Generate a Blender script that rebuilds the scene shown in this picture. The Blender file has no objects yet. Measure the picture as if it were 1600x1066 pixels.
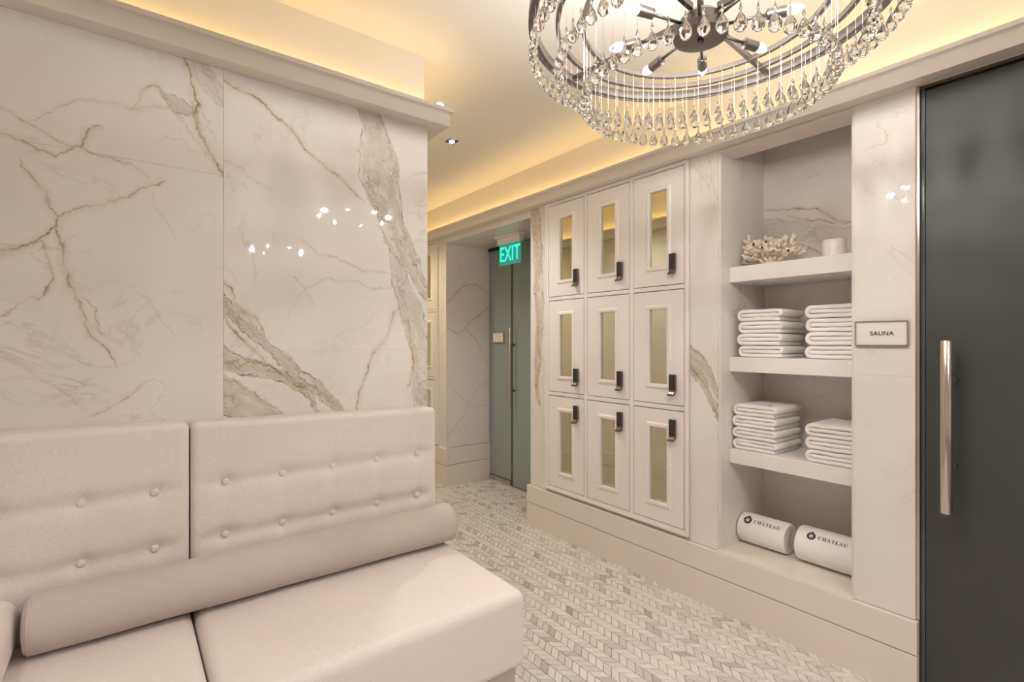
import bpy, bmesh, math, random
from mathutils import Vector, Matrix, noise as mnoise
random.seed(7)
scene = bpy.context.scene
COL = scene.collection
PI = math.pi

# ------------------------------------------------------------------ camera, world, exposure
cam_d = bpy.data.cameras.new('camera'); cam = bpy.data.objects.new('camera', cam_d); COL.objects.link(cam)
cam.location = (0, 0, 1.395)
cam.rotation_euler = (PI / 2, 0, -math.radians(37.446))
cam_d.sensor_width = 36; cam_d.lens = 790 / 1600 * 36
cam_d.clip_start = 0.02
scene.camera = cam
w = bpy.data.worlds.new('world'); scene.world = w; w.use_nodes = True
w.node_tree.nodes['Background'].inputs[0].default_value = (.9, .82, .72, 1)
w.node_tree.nodes['Background'].inputs[1].default_value = 0.05
vs = scene.view_settings
vs.view_transform = 'Standard'; vs.look = 'None'; vs.gamma = 1; vs.exposure = 0.58; vs.use_curve_mapping = False
scene.cycles.caustics_reflective = False; scene.cycles.caustics_refractive = False
scene.cycles.sample_clamp_indirect = 4.0
scene.cycles.max_bounces = 9; scene.cycles.diffuse_bounces = 5; scene.cycles.glossy_bounces = 4; scene.cycles.transmission_bounces = 8

LED_COL = (1.0, .71, .30); LED_POW = 5.8
BULB_COL = (1.0, .96, .925); BULB_POW = 500.0
SPOT_COL = (1.0, .97, .945); SPOT_POW = 32.0

# ------------------------------------------------------------------ mesh helpers
class MB:
    def __init__(s): s.v = []; s.f = []
    def add(s, vs, fs):
        o = len(s.v); s.v += [tuple(p) for p in vs]; s.f += [tuple(i + o for i in f) for f in fs]; return s
    def box(s, x0, x1, y0, y1, z0, z1):
        return s.add([(x0,y0,z0),(x1,y0,z0),(x1,y1,z0),(x0,y1,z0),(x0,y0,z1),(x1,y0,z1),(x1,y1,z1),(x0,y1,z1)],
                     [(0,3,2,1),(4,5,6,7),(0,1,5,4),(1,2,6,5),(2,3,7,6),(3,0,4,7)])
    def rbox(s, x0, x1, y0, y1, z0, z1, r, n=3, nx=1, ny=1, nz=1, disp=None):
        """box with rounded edges; disp(face, p) may move the surface"""
        lo = (x0, y0, z0); hi = (x1, y1, z1); cnt = (nx, ny, nz); C = []
        for k in range(3):
            a, b = lo[k] + r, hi[k] - r; L = []
            for i in range(n, 0, -1): L.append(a - r * math.tan(PI/4 * i/n))
            for i in range(cnt[k] + 1): L.append(a + (b - a) * i / cnt[k])
            for i in range(1, n + 1): L.append(b + r * math.tan(PI/4 * i/n))
            C.append(L)
        key = {}; vs = []; fs = []
        def vid(i, j, k):
            q = (i, j, k)
            if q not in key:
                p = [C[0][i], C[1][j], C[2][k]]
                c = [min(max(p[m], lo[m] + r), hi[m] - r) for m in range(3)]
                d = Vector([p[m] - c[m] for m in range(3)])
                if d.length > 1e-9: d = d.normalized() * r
                P = Vector(c) + d
                if disp: P = Vector(disp(P, d / r))
                key[q] = len(vs); vs.append(tuple(P))
            return key[q]
        N = [len(c) - 1 for c in C]
        for i in range(N[0]):
            for j in range(N[1]):
                fs.append((vid(i,j,0), vid(i,j+1,0), vid(i+1,j+1,0), vid(i+1,j,0)))
                fs.append((vid(i,j,N[2]), vid(i+1,j,N[2]), vid(i+1,j+1,N[2]), vid(i,j+1,N[2])))
        for i in range(N[0]):
            for k in range(N[2]):
                fs.append((vid(i,0,k), vid(i+1,0,k), vid(i+1,0,k+1), vid(i,0,k+1)))
                fs.append((vid(i,N[1],k), vid(i,N[1],k+1), vid(i+1,N[1],k+1), vid(i+1,N[1],k)))
        for j in range(N[1]):
            for k in range(N[2]):
                fs.append((vid(0,j,k), vid(0,j,k+1), vid(0,j+1,k+1), vid(0,j+1,k)))
                fs.append((vid(N[0],j,k), vid(N[0],j+1,k), vid(N[0],j+1,k+1), vid(N[0],j,k+1)))
        return s.add(vs, fs)
    def lathe(s, prof, n=16, M=None):
        """prof [(r, z)] bottom to top round the z axis"""
        vs = []; fs = []; M = M or Matrix()
        rows = []
        for r, z in prof:
            if r < 1e-7: rows.append([len(vs)]); vs.append(M @ Vector((0, 0, z)))
            else:
                rows.append([len(vs) + i for i in range(n)])
                vs += [M @ Vector((r*math.cos(2*PI*i/n), r*math.sin(2*PI*i/n), z)) for i in range(n)]
        for a, b in zip(rows, rows[1:]):
            for i in range(n):
                j = (i + 1) % n
                if len(a) == 1 and len(b) == 1: continue
                if len(a) == 1: fs.append((a[0], b[j], b[i]))
                elif len(b) == 1: fs.append((a[i], a[j], b[0]))
                else: fs.append((a[i], a[j], b[j], b[i]))
        if len(rows[0]) > 1: fs.append(tuple(reversed(rows[0])))
        if len(rows[-1]) > 1: fs.append(tuple(rows[-1]))
        return s.add(vs, fs)
    def tube(s, p, q, r0, r1=None, n=8):
        p = Vector(p); q = Vector(q); d = q - p
        M = Matrix.Translation(p) @ d.to_track_quat('Z', 'Y').to_matrix().to_4x4()
        return s.lathe([(r0, 0), (r0 if r1 is None else r1, d.length)], n, M)
    def ring(s, c, R, w, h, n=72):
        """flat hoop: radial width w, height h"""
        vs = []; fs = []
        for i in range(n):
            a = 2*PI*i/n
            for rr, zz in ((R-w/2,-h/2),(R+w/2,-h/2),(R+w/2,h/2),(R-w/2,h/2)):
                vs.append((c[0]+rr*math.cos(a), c[1]+rr*math.sin(a), c[2]+zz))
        for i in range(n):
            j = (i+1) % n
            for k in range(4): fs.append((i*4+k, j*4+k, j*4+(k+1)%4, i*4+(k+1)%4))
        return s.add(vs, fs)
    def prism(s, poly, f0, f1):
        """poly 2D list; f0, f1 map a 2D point to the two 3D faces"""
        n = len(poly)
        return s.add([f0(*p) for p in poly] + [f1(*p) for p in poly],
                     [tuple(range(n))[::-1], tuple(range(n, 2*n))] + [(i, (i+1) % n, n + (i+1) % n, n + i) for i in range(n)])
    def mesh(s, name, mat, smooth=False, weld=False, angle=None):
        me = bpy.data.meshes.new(name); me.from_pydata(s.v, [], s.f); me.validate()
        bm = bmesh.new(); bm.from_mesh(me)
        if weld: bmesh.ops.remove_doubles(bm, verts=bm.verts, dist=1e-5)
        bmesh.ops.recalc_face_normals(bm, faces=bm.faces)
        if smooth:
            for f in bm.faces: f.smooth = True
            if angle:
                for e in bm.edges:
                    if len(e.link_faces) == 2 and e.calc_face_angle(0) > math.radians(angle): e.smooth = False
        bm.to_mesh(me); bm.free()
        me.materials.append(mat); return me
    def build(s, name, mat, parent=None, smooth=False, weld=False, angle=None):
        return link(name, s.mesh(name, mat, smooth, weld, angle), parent)

def link(name, me, parent=None):
    o = bpy.data.objects.new(name, me); COL.objects.link(o)
    if parent: o.parent = parent
    return o
def tag(o, label=None, cat=None, group=None, kind=None):
    if label: o['label'] = label
    if cat: o['category'] = cat
    if group: o['group'] = group
    if kind: o['kind'] = kind
    return o
def thing(name, label, cat, loc=(0,0,0), group=None, kind=None):
    o = bpy.data.objects.new(name, None); COL.objects.link(o); o.location = loc; o.empty_display_size = .05
    return tag(o, label, cat, group, kind)

# ------------------------------------------------------------------ materials
def nodes_of(name):
    m = bpy.data.materials.new(name); m.use_nodes = True
    nt = m.node_tree; return m, nt, nt.nodes['Principled BSDF']
def pbr(name, col, rough=.5, metal=0, spec=.5, trans=0, ior=1.5, emit=None, estr=0, bump=None, var=None, sheen=0):
    """bump (scale, strength, distance); var (scale, amount)"""
    m, nt, b = nodes_of(name)
    b.inputs['Base Color'].default_value = (*col, 1)
    b.inputs['Roughness'].default_value = rough; b.inputs['Metallic'].default_value = metal
    b.inputs['Specular IOR Level'].default_value = spec
    b.inputs['Transmission Weight'].default_value = trans; b.inputs['IOR'].default_value = ior
    if sheen: b.inputs['Sheen Weight'].default_value = sheen; b.inputs['Sheen Roughness'].default_value = .5
    if emit: b.inputs['Emission Color'].default_value = (*emit, 1); b.inputs['Emission Strength'].default_value = estr
    tc = nt.nodes.new('ShaderNodeTexCoord')
    if var:
        n = nt.nodes.new('ShaderNodeTexNoise'); n.inputs['Scale'].default_value = var[0]; n.inputs['Detail'].default_value = 4
        nt.links.new(tc.outputs['Object'], n.inputs['Vector'])
        mx = nt.nodes.new('ShaderNodeMix'); mx.data_type = 'RGBA'
        mx.inputs[6].default_value = (*[c*(1-var[1]) for c in col], 1); mx.inputs[7].default_value = (*[min(1, c*(1+var[1])) for c in col], 1)
        nt.links.new(n.outputs['Fac'], mx.inputs[0]); nt.links.new(mx.outputs[2], b.inputs['Base Color'])
    if bump:
        n = nt.nodes.new('ShaderNodeTexNoise'); n.inputs['Scale'].default_value = bump[0]; n.inputs['Detail'].default_value = 3
        nt.links.new(tc.outputs['Object'], n.inputs['Vector'])
        bp = nt.nodes.new('ShaderNodeBump'); bp.inputs['Strength'].default_value = bump[1]; bp.inputs['Distance'].default_value = bump[2]
        nt.links.new(n.outputs['Fac'], bp.inputs['Height']); nt.links.new(bp.outputs[0], b.inputs['Normal'])
    return m

def marble(name, axes, base=(.80, .752, .712), lines=(), bands=(), generic=1.0, seed=0.0, rough=.022):
    """axes: the two object coordinates spanning the slab face ('X','Z'); lines (dir, pts, halfwidth, strength);
    bands (dir, [(a, b, halfwidth)], strength). dir is the coordinate the vein runs along (0 or 1)."""
    m, nt, b = nodes_of(name); N = nt.nodes; L = nt.links
    def nn(t, **kw):
        n = N.new(t)
        for k, v in kw.items(): setattr(n, k, v)
        return n
    def math_(op, a, bb=None, c=None, clamp=False):
        n = nn('ShaderNodeMath', operation=op, use_clamp=clamp)
        for i, x in enumerate((a, bb, c)):
            if x is None: continue
            if isinstance(x, (int, float)): n.inputs[i].default_value = x
            else: L.new(x, n.inputs[i])
        return n.outputs[0]
    tc = nn('ShaderNodeTexCoord')
    off = nn('ShaderNodeVectorMath', operation='ADD'); L.new(tc.outputs['Object'], off.inputs[0]); off.inputs[1].default_value = (seed, seed*1.7, seed*.6)
    def noise(scale, det=4, rough_=.55, vec=None, dist=0):
        n = nn('ShaderNodeTexNoise'); n.inputs['Scale'].default_value = scale; n.inputs['Detail'].default_value = det
        n.inputs['Roughness'].default_value = rough_; n.inputs['Distortion'].default_value = dist
        L.new(vec or off.outputs[0], n.inputs['Vector']); return n
    sep = nn('ShaderNodeSeparateXYZ'); L.new(tc.outputs['Object'], sep.inputs[0])
    raw = [sep.outputs[a] for a in axes]
    n1 = noise(9, 3); s1 = nn('ShaderNodeSeparateColor'); L.new(n1.outputs['Color'], s1.inputs[0])
    n2 = noise(45, 3); s2 = nn('ShaderNodeSeparateColor'); L.new(n2.outputs['Color'], s2.inputs[0])
    n3 = noise(130, 2); s3 = nn('ShaderNodeSeparateColor'); L.new(n3.outputs['Color'], s3.inputs[0])
    A = []
    for i in range(2):
        t = math_('MULTIPLY_ADD', s1.outputs[i], .05, raw[i])
        t = math_('MULTIPLY_ADD', s2.outputs[i], .022, t)
        t = math_('MULTIPLY_ADD', s3.outputs[i], .008, t)
        A.append(math_('SUBTRACT', t, .040))
    brk = noise(22, 3).outputs['Fac']
    wmod = math_('MULTIPLY_ADD', brk, 2.6, -.55)
    nbig = noise(7.5, 4, .65).outputs['Fac']
    def curve(inp, ys):
        n = nn('ShaderNodeFloatCurve'); c = n.mapping.curves[0]
        n.mapping.use_clip = False
        c.points[0].location = ys[0]; c.points[1].location = ys[-1]
        for p in ys[1:-1]: c.points.new(*p)
        for p in c.points: p.handle_type = 'VECTOR'
        n.mapping.update(); L.new(inp, n.inputs['Value']); return n.outputs[0]
    acc = halo = band = edge = streak = None
    def mx(a, c): return c if a is None else math_('MAXIMUM', a, c)
    def setup(d, pts):
        pts = sorted(pts, key=lambda p: p[d]); t0, t1 = pts[0][d], pts[-1][d]
        cs = [p[1-d] for p in pts]; c0, c1 = min(cs), max(cs) + 1e-4
        t = math_('MULTIPLY_ADD', A[d], 1/(t1-t0), -t0/(t1-t0))
        o = curve(t, [((p[d]-t0)/(t1-t0), (p[1-d]-c0)/(c1-c0)) for p in pts])
        cen = math_('MULTIPLY_ADD', o, c1-c0, c0)
        signed = math_('SUBTRACT', A[1-d], cen); dist = math_('ABSOLUTE', signed)
        win = math_('MULTIPLY', t, math_('SUBTRACT', 1.0, t))
        return pts, t0, t1, t, dist, win, signed
    for d, pts, hw, st in lines:
        pts, t0, t1, t, dist, win, signed = setup(d, pts)
        ww = math_('MINIMUM', math_('MULTIPLY', win, 14*hw), hw)
        wt = math_('MAXIMUM', math_('MULTIPLY', ww, wmod), 1e-4)
        msk = math_('SUBTRACT', 1.0, math_('DIVIDE', dist, wt), clamp=True)
        acc = mx(acc, math_('MULTIPLY', msk, st))
        hl = math_('SUBTRACT', 1.0, math_('DIVIDE', dist, math_('MAXIMUM', math_('MULTIPLY', ww, 4.5), 1e-4)), clamp=True)
        halo = mx(halo, math_('MULTIPLY', hl, st))
    for d, pts, st in bands:
        pts, t0, t1, t, dist, win, signed = setup(d, pts)
        hm = max(p[2] for p in pts)
        wo = curve(t, [((p[d]-t0)/(t1-t0), p[2]/hm) for p in pts])
        ww = math_('MULTIPLY', wo, hm)
        inside = math_('GREATER_THAN', win, 0.0)
        dd = math_('MULTIPLY_ADD', brk, .03, math_('SUBTRACT', dist, .015))
        fill = math_('MULTIPLY', math_('DIVIDE', math_('SUBTRACT', ww, dd), .010, clamp=True), inside)
        cv = nn('ShaderNodeCombineXYZ'); L.new(math_('MULTIPLY', signed, 1.0), cv.inputs[0]); L.new(math_('MULTIPLY', A[d], .26), cv.inputs[1]); cv.inputs[2].default_value = seed + t0
        sn = noise(21, 4, .6, vec=cv.outputs[0], dist=1.3).outputs['Fac']
        tex = math_('MULTIPLY_ADD', sn, 4.2, -1.55, clamp=True)
        band = mx(band, math_('MULTIPLY', math_('MULTIPLY', fill, st), math_('MULTIPLY_ADD', tex, .72, .28)))
        wv = nn('ShaderNodeMixRGB', blend_type='ADD'); wv.inputs[0].default_value = .05; L.new(cv.outputs[0], wv.inputs[1]); L.new(n2.outputs['Color'], wv.inputs[2])
        vo = nn('ShaderNodeTexVoronoi', feature='DISTANCE_TO_EDGE'); vo.inputs['Scale'].default_value = 17; L.new(wv.outputs[0], vo.inputs['Vector'])
        f1 = math_('SUBTRACT', 1.0, math_('MULTIPLY', vo.outputs['Distance'], 15), clamp=True)
        f2 = math_('SUBTRACT', 1.0, math_('MULTIPLY', math_('ABSOLUTE', math_('SUBTRACT', sn, .44)), 34), clamp=True)
        fl = math_('MAXIMUM', f1, f2)
        streak = mx(streak, math_('MULTIPLY', math_('MULTIPLY', fill, st), fl))
        ed = math_('SUBTRACT', 1.0, math_('DIVIDE', math_('ABSOLUTE', math_('SUBTRACT', ww, dd)), .0055), clamp=True)
        edge = mx(edge, math_('MULTIPLY', math_('MULTIPLY', ed, inside), st))
    # soft clouding of the stone and faint veins of its own
    cl = noise(2.2, 5, .6, dist=.6).outputs['Fac']
    col = nn('ShaderNodeMix', data_type='RGBA'); L.new(cl, col.inputs[0])
    col.inputs[6].default_value = (base[0]*.93, base[1]*.92, base[2]*.90, 1); col.inputs[7].default_value = (min(1, base[0]*1.05), min(1, base[1]*1.06), min(1, base[2]*1.08), 1)
    cur = col.outputs[2]
    def over(fac, c):
        nonlocal cur
        n = nn('ShaderNodeMix', data_type='RGBA'); L.new(fac, n.inputs[0]); L.new(cur, n.inputs[6]); n.inputs[7].default_value = (*c, 1); cur = n.outputs[2]
    g = noise(1.7, 6, .62, dist=1.1).outputs['Fac']
    ridge = math_('SUBTRACT', 1.0, math_('MULTIPLY', math_('ABSOLUTE', math_('SUBTRACT', g, .5)), 75), clamp=True)
    gm = math_('MULTIPLY_ADD', noise(3.1, 2).outputs['Fac'], 4.0, -2.0, clamp=True)
    over(math_('MULTIPLY', math_('MULTIPLY', ridge, gm), .55*generic), (.46, .36, .23))
    g2 = noise(3.4, 6, .66, dist=1.6).outputs['Fac']
    rg2 = math_('SUBTRACT', 1.0, math_('MULTIPLY', math_('ABSOLUTE', math_('SUBTRACT', g2, .52)), 60), clamp=True)
    gm2 = math_('MULTIPLY_ADD', noise(1.9, 3).outputs['Fac'], 6.0, -3.1, clamp=True)
    over(math_('MULTIPLY', math_('MULTIPLY', rg2, gm2), .28*generic), (.50, .40, .27))
    if band is not None:
        over(math_('MULTIPLY', band, .88), (.55, .465, .375))
        over(math_('MULTIPLY', math_('MULTIPLY', streak, math_('MULTIPLY_ADD', nbig, 4.2, -1.5, clamp=True)), .72), (.22, .165, .105))
        over(math_('MULTIPLY', edge, math_('MULTIPLY_ADD', brk, 3.4, -1.1, clamp=True)), (.16, .115, .065))
    if acc is not None:
        over(math_('MULTIPLY', math_('POWER', halo, 1.4), .55), (.58, .45, .27))
        over(math_('MULTIPLY', math_('MULTIPLY', acc, math_('MULTIPLY_ADD', nbig, 3.6, -1.15, clamp=True)), 1.1, clamp=True), (.27, .19, .10))
    L.new(cur, b.inputs['Base Color'])
    b.inputs['Roughness'].default_value = rough; b.inputs['Specular IOR Level'].default_value = .5
    return m

# veins of the two slab columns behind the sofa, in metres on the wall (x, z)
VL = [
 (0, [(-.33,1.65),(-.263,1.671),(-.238,1.686),(-.21,1.706),(-.184,1.737),(-.165,1.775)], .0075, 1.0),
 (0, [(-.33,1.69),(-.252,1.678),(-.20,1.707)], .005, .6),
 (0, [(-.172,1.785),(-.136,1.798),(-.113,1.818),(-.058,1.843),(.008,1.88),(.064,1.918),(.123,1.95)], .006, .65),
 (1, [(-.25,1.95),(-.217,1.889),(-.201,1.863),(-.196,1.834),(-.185,1.806),(-.169,1.783),(-.172,1.743),(-.159,1.701),(-.147,1.672),(-.145,1.632),(-.135,1.603),(-.141,1.578),(-.121,1.533),(-.113,1.493),(-.097,1.452),(-.074,1.401),(-.017,1.306)], .0058, .75),
 (1, [(-.124,1.545),(-.077,1.5),(-.055,1.41)], .0035, .55),
 (1, [(-.205,1.712),(-.193,1.673),(-.181,1.635),(-.175,1.6),(-.187,1.569),(-.193,1.52)], .005, .7),
 (0, [(-.33,2.11),(-.266,2.071),(-.21,2.047),(-.136,2.016),(-.105,2.015)], .005, .55),
 (0, [(-.33,2.01),(-.252,1.998),(-.166,1.973),(-.128,2.012),(-.113,2.017),(-.097,1.998),(-.063,1.996),(.008,1.986),(.075,1.945)], .0045, .6),
 (1, [(-.06,2.10),(-.09,2.072),(-.105,2.033),(-.115,2.01)], .006, .9),
 (0, [(-.23,2.07),(-.121,2.155),(-.041,2.178),(-.008,2.179),(.029,2.177),(.12,2.202)], .0055, .35),
 (1, [(.148,2.41),(.174,2.36),(.189,2.319),(.204,2.267),(.212,2.235),(.2,2.203),(.208,2.154),(.238,2.081),(.278,2.021),(.292,1.97)], .0062, .9),
 (0, [(.028,2.175),(.046,2.227),(.064,2.256),(.087,2.27),(.107,2.25),(.118,2.209),(.14,2.18)], .0055, .85),
 (1, [(.132,2.192),(.17,2.145),(.208,2.097),(.243,2.05)], .004, .5),
 (0, [(-.33,1.44),(-.259,1.506),(-.227,1.523),(-.203,1.515),(-.183,1.54)], .0035, .5),
 (0, [(.215,2.36),(.25,2.342),(.285,2.27),(.30,2.24)], .006, .5),
 (1, [(.073,1.91),(.083,1.849),(.118,1.8),(.15,1.74)], .0035, .3),
 (1, [(.013,1.59),(.057,1.542),(.083,1.5),(.14,1.41)], .0035, .35),
 (0, [(-.33,1.27),(-.252,1.285),(-.181,1.262),(-.09,1.165)], .0035, .4),
 (0, [(.062,1.25),(.017,1.216),(-.033,1.181),(-.095,1.15)], .0035, .5),
]
BL = [
 (0, [(.095,2.25,.0),(.121,2.225,.022),(.143,2.215,.03),(.17,2.215,.03),(.207,2.215,.0)], .75),
 (0, [(.17,2.40,.0),(.20,2.36,.03),(.24,2.335,.05),(.275,2.30,.045),(.31,2.27,.02)], .5),
]
VR = [
 (0, [(.26,2.36),(.292,2.347),(.395,2.311),(.439,2.287),(.485,2.25),(.544,2.203),(.593,2.15),(.657,2.107),(.736,2.048),(.825,1.987)], .0062, .9),
 (0, [(.28,2.06),(.347,2.042),(.384,2.006),(.47,1.97)], .004, .4),
 (0, [(.55,1.81),(.631,1.747),(.696,1.743),(.791,1.703),(.92,1.69)], .0045, .45),
 (0, [(.48,1.42),(.52,1.529),(.569,1.607),(.657,1.644),(.791,1.649),(.848,1.617),(.95,1.63)], .004, .4),
 (0, [(.52,1.65),(.569,1.612),(.612,1.53)], .005, .4),
 (0, [(.675,1.35),(.696,1.416),(.805,1.463),(.885,1.52)], .0035, .3),
 (1, [(1.01,1.56),(.954,1.523),(.924,1.432),(.9,1.381),(.862,1.334),(.833,1.251),(.791,1.179),(.78,1.08)], .0065, .75),
 (1, [(1.02,1.50),(1.035,1.36),(1.045,1.272),(1.023,1.165)], .0055, .75),
 (0, [(1.02,2.14),(1.05,2.16),(1.077,2.17),(1.13,2.18)], .004, .5),
 (0, [(.27,1.52),(.286,1.496),(.313,1.438),(.384,1.366),(.421,1.312),(.509,1.252),(.58,1.2)], .0065, .9),
 (0, [(.27,1.61),(.288,1.606),(.313,1.579),(.324,1.544),(.351,1.503),(.395,1.475),(.421,1.427),(.435,1.39)], .0065, .95),
 (0, [(.27,1.33),(.34,1.29),(.37,1.315),(.44,1.30),(.52,1.25)], .006, .8),
 (0, [(.27,1.25),(.35,1.225),(.43,1.15),(.48,1.10)], .005, .6),
]
BR = [
 (1, [(.833,2.42,.045),(.868,2.31,.055),(.880,2.214,.085),(.885,2.103,.09),(.906,2.023,.078),(.942,1.93,.062),(.973,1.834,.066),(1.03,1.753,.055),(1.08,1.669,.035),(1.12,1.583,.015)], .95),
 (1, [(.955,1.80,.02),(.982,1.662,.042),(1.03,1.549,.06),(1.065,1.433,.055),(1.085,1.315,.05),(1.10,1.197,.048),(1.10,1.04,.05)], .7),
 (0, [(.27,1.56,.03),(.33,1.485,.035),(.384,1.43,.03),(.439,1.365,.022),(.497,1.307,.03),(.569,1.244,.03),(.644,1.188,.032),(.72,1.10,.02),(.75,1.07,0)], 1.0),
 (0, [(.27,1.335,.045),(.35,1.30,.035),(.417,1.285,.022),(.509,1.25,.018),(.581,1.19,.02),(.64,1.10,.01)], 1.0),
 (0, [(.27,1.20,.075),(.351,1.165,.06),(.417,1.125,.045),(.50,1.09,.02)], 1.0),
]
M = {}
M['marble_l'] = marble('marble_veined_left', ('X','Z'), lines=VL, bands=BL, generic=.9, seed=0)
M['marble_r'] = marble('marble_veined_right', ('X','Z'), lines=VR, bands=BR, generic=.9, seed=0)
M['marble_p'] = marble('marble_plain', ('Y','Z'), generic=1.0, seed=3.3)
M['marble_x'] = marble('marble_end', ('X','Z'), generic=1.3, seed=8.1)
M['marble_strip'] = marble('marble_strip', ('Y','Z'), generic=.7, seed=5.0,
    lines=[(0, [(1.40,.94),(1.46,1.05),(1.50,1.14),(1.56,1.22),(1.64,1.29)], .007, 1.0), (0, [(1.40,1.10),(1.44,1.16),(1.50,1.28),(1.56,1.345),(1.64,1.40)], .007, 1.0),
           (0, [(1.44,2.12),(1.47,2.24),(1.49,2.36),(1.50,2.42)], .006, .7), (0, [(1.48,2.2),(1.54,2.3),(1.61,2.37)], .005, .5)],
    bands=[(0, [(1.40,1.03,.08),(1.44,1.07,.09),(1.52,1.22,.09),(1.60,1.31,.075),(1.66,1.35,.06)], .95)])
M['marble_corner'] = marble('marble_corner', ('Y','Z'), generic=.7, seed=6.0,
    bands=[(1, [(2.90,.95,.0),(2.89,1.2,.03),(2.86,1.5,.04),(2.87,1.8,.05),(2.88,2.1,.045),(2.90,2.3,.05),(2.92,2.42,.04)], 1.0)],
    lines=[(1, [(2.86,.9),(2.9,1.1),(2.84,1.25),(2.88,1.35),(2.87,1.6)], .008, .9)])
M['marble_niche'] = marble('marble_niche', ('Y','Z'), generic=.8, seed=9.0,
    lines=[(0, [(1.46,2.02),(1.30,1.95),(1.15,1.88),(1.0,1.80),(.82,1.74)], .006, .9), (0, [(1.46,2.15),(1.3,2.12),(1.15,2.10),(1.05,2.02),(.95,1.98),(.82,1.95)], .006, .7),
           (0, [(1.30,2.09),(1.2,2.04),(1.1,2.02),(1.0,1.99),(.9,1.96),(.82,1.90)], .006, .6)],
    bands=[(0, [(1.46,2.07,.035),(1.3,2.02,.045),(1.15,1.96,.05),(1.0,1.91,.06),(.82,1.88,.06)], .45)])
M['marble_alcove'] = marble('marble_alcove', ('X','Z'), generic=.6, seed=2.0,
    lines=[(0, [(2.44,1.75),(2.56,1.86),(2.65,1.93),(2.80,1.96),(2.96,1.87)], .008, .7), (0, [(2.44,1.53),(2.58,1.46),(2.73,1.58),(2.85,1.66),(2.96,1.75)], .007, .6),
           (0, [(2.64,1.55),(2.76,1.44),(2.86,1.33),(2.96,1.05)], .006, .6), (0, [(2.55,2.24),(2.64,2.02),(2.70,1.90)], .006, .5),
           (0, [(2.44,.98),(2.58,.88),(2.77,.72),(2.96,.75)], .006, .4), (0, [(2.44,.45),(2.62,.62),(2.81,.93),(2.96,1.0)], .006, .5)])
M['paint'] = pbr('ceiling_paint', (.84, .79, .71), .7)
M['cornice'] = pbr('cornice_paint', (.76, .70, .64), .25)
M['base'] = pbr('baseboard_paint', (.78, .71, .64), .32)
M['lacquer'] = pbr('locker_lacquer', (.85, .80, .76), .3)
M['shelf'] = pbr('shelf_white', (.86, .82, .79), .35, var=(6, .03))
M['mirror'] = pbr('antique_mirror', (.76, .735, .58), .035, metal=1)
M['dark'] = pbr('gap_shade', (.05, .045, .04), .7)  # near-black colour standing in for shade in the door gaps
M['bronze'] = pbr('bronze_metal', (.20, .16, .13), .32, metal=.9)
M['keys'] = pbr('keypad_black', (.025, .022, .02), .35)
M['keytop'] = pbr('key_top', (.055, .048, .042), .3)
M['nickel'] = pbr('brushed_nickel', (.62, .56, .50), .26, metal=1)
M['steel'] = pbr('satin_steel', (.60, .565, .53), .22, metal=1, bump=(220, .05, .0005))
M['gun'] = pbr('chandelier_metal', (.21, .185, .17), .36, metal=1)
M['frost'] = pbr('frosted_glass', (.285, .335, .33), .38, trans=.0)
M['sauna'] = pbr('smoked_glass', (.050, .054, .050), .46, spec=.5)
M['edge'] = pbr('glass_edge', (.09, .105, .095), .15)
M['fabric'] = pbr('upholstery_linen', (.76, .685, .635), .85, bump=(420, .5, .0012), var=(230, .16), sheen=.2)
M['fabric2'] = pbr('bolster_linen', (.53, .465, .42), .85, bump=(420, .5, .0012), var=(260, .07), sheen=.2)
M['towel'] = pbr('towel_terry', (.93, .90, .88), .95, bump=(700, .6, .0015), sheen=.3)
M['ink'] = pbr('black_ink', (.03, .03, .032), .7)
M['crystal'] = pbr('crystal_glass', (1, 1, 1), .0, trans=1, ior=1.5)
M['wire'] = pbr('crystal_wire', (.36, .33, .29), .55, metal=.3)
M['coral'] = pbr('white_coral', (.80, .70, .58), .85, bump=(160, .4, .002))
M['candle'] = pbr('pearl_candle', (.86, .79, .76), .3, var=(40, .12), bump=(45, .35, .003))
M['signface'] = pbr('sign_face', (.80, .74, .69), .4)
M['white'] = pbr('white_plastic', (.82, .78, .72), .45)
M['black'] = pbr('black_baffle', (.01, .01, .01), .6)
M['exit'] = pbr('exit_panel', (.04, .30, .24), .25, emit=(.02, .50, .38), estr=.22)
M['exitlet'] = pbr('exit_letters', (.02, .5, .4), .4, emit=(.01, .95, .62), estr=.95)
M['led'] = pbr('led_emitter', (1, .9, .7), .5, emit=LED_COL, estr=LED_POW)
M['bulb'] = pbr('bulb_glow', (1, .95, .9), .3, emit=BULB_COL, estr=BULB_POW)
M['lamp'] = pbr('downlight_glow', (1, 1, 1), .3, emit=(1, .94, .86), estr=5)
M['grout'] = pbr('grout', (.235, .20, .17), .8)
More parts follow.
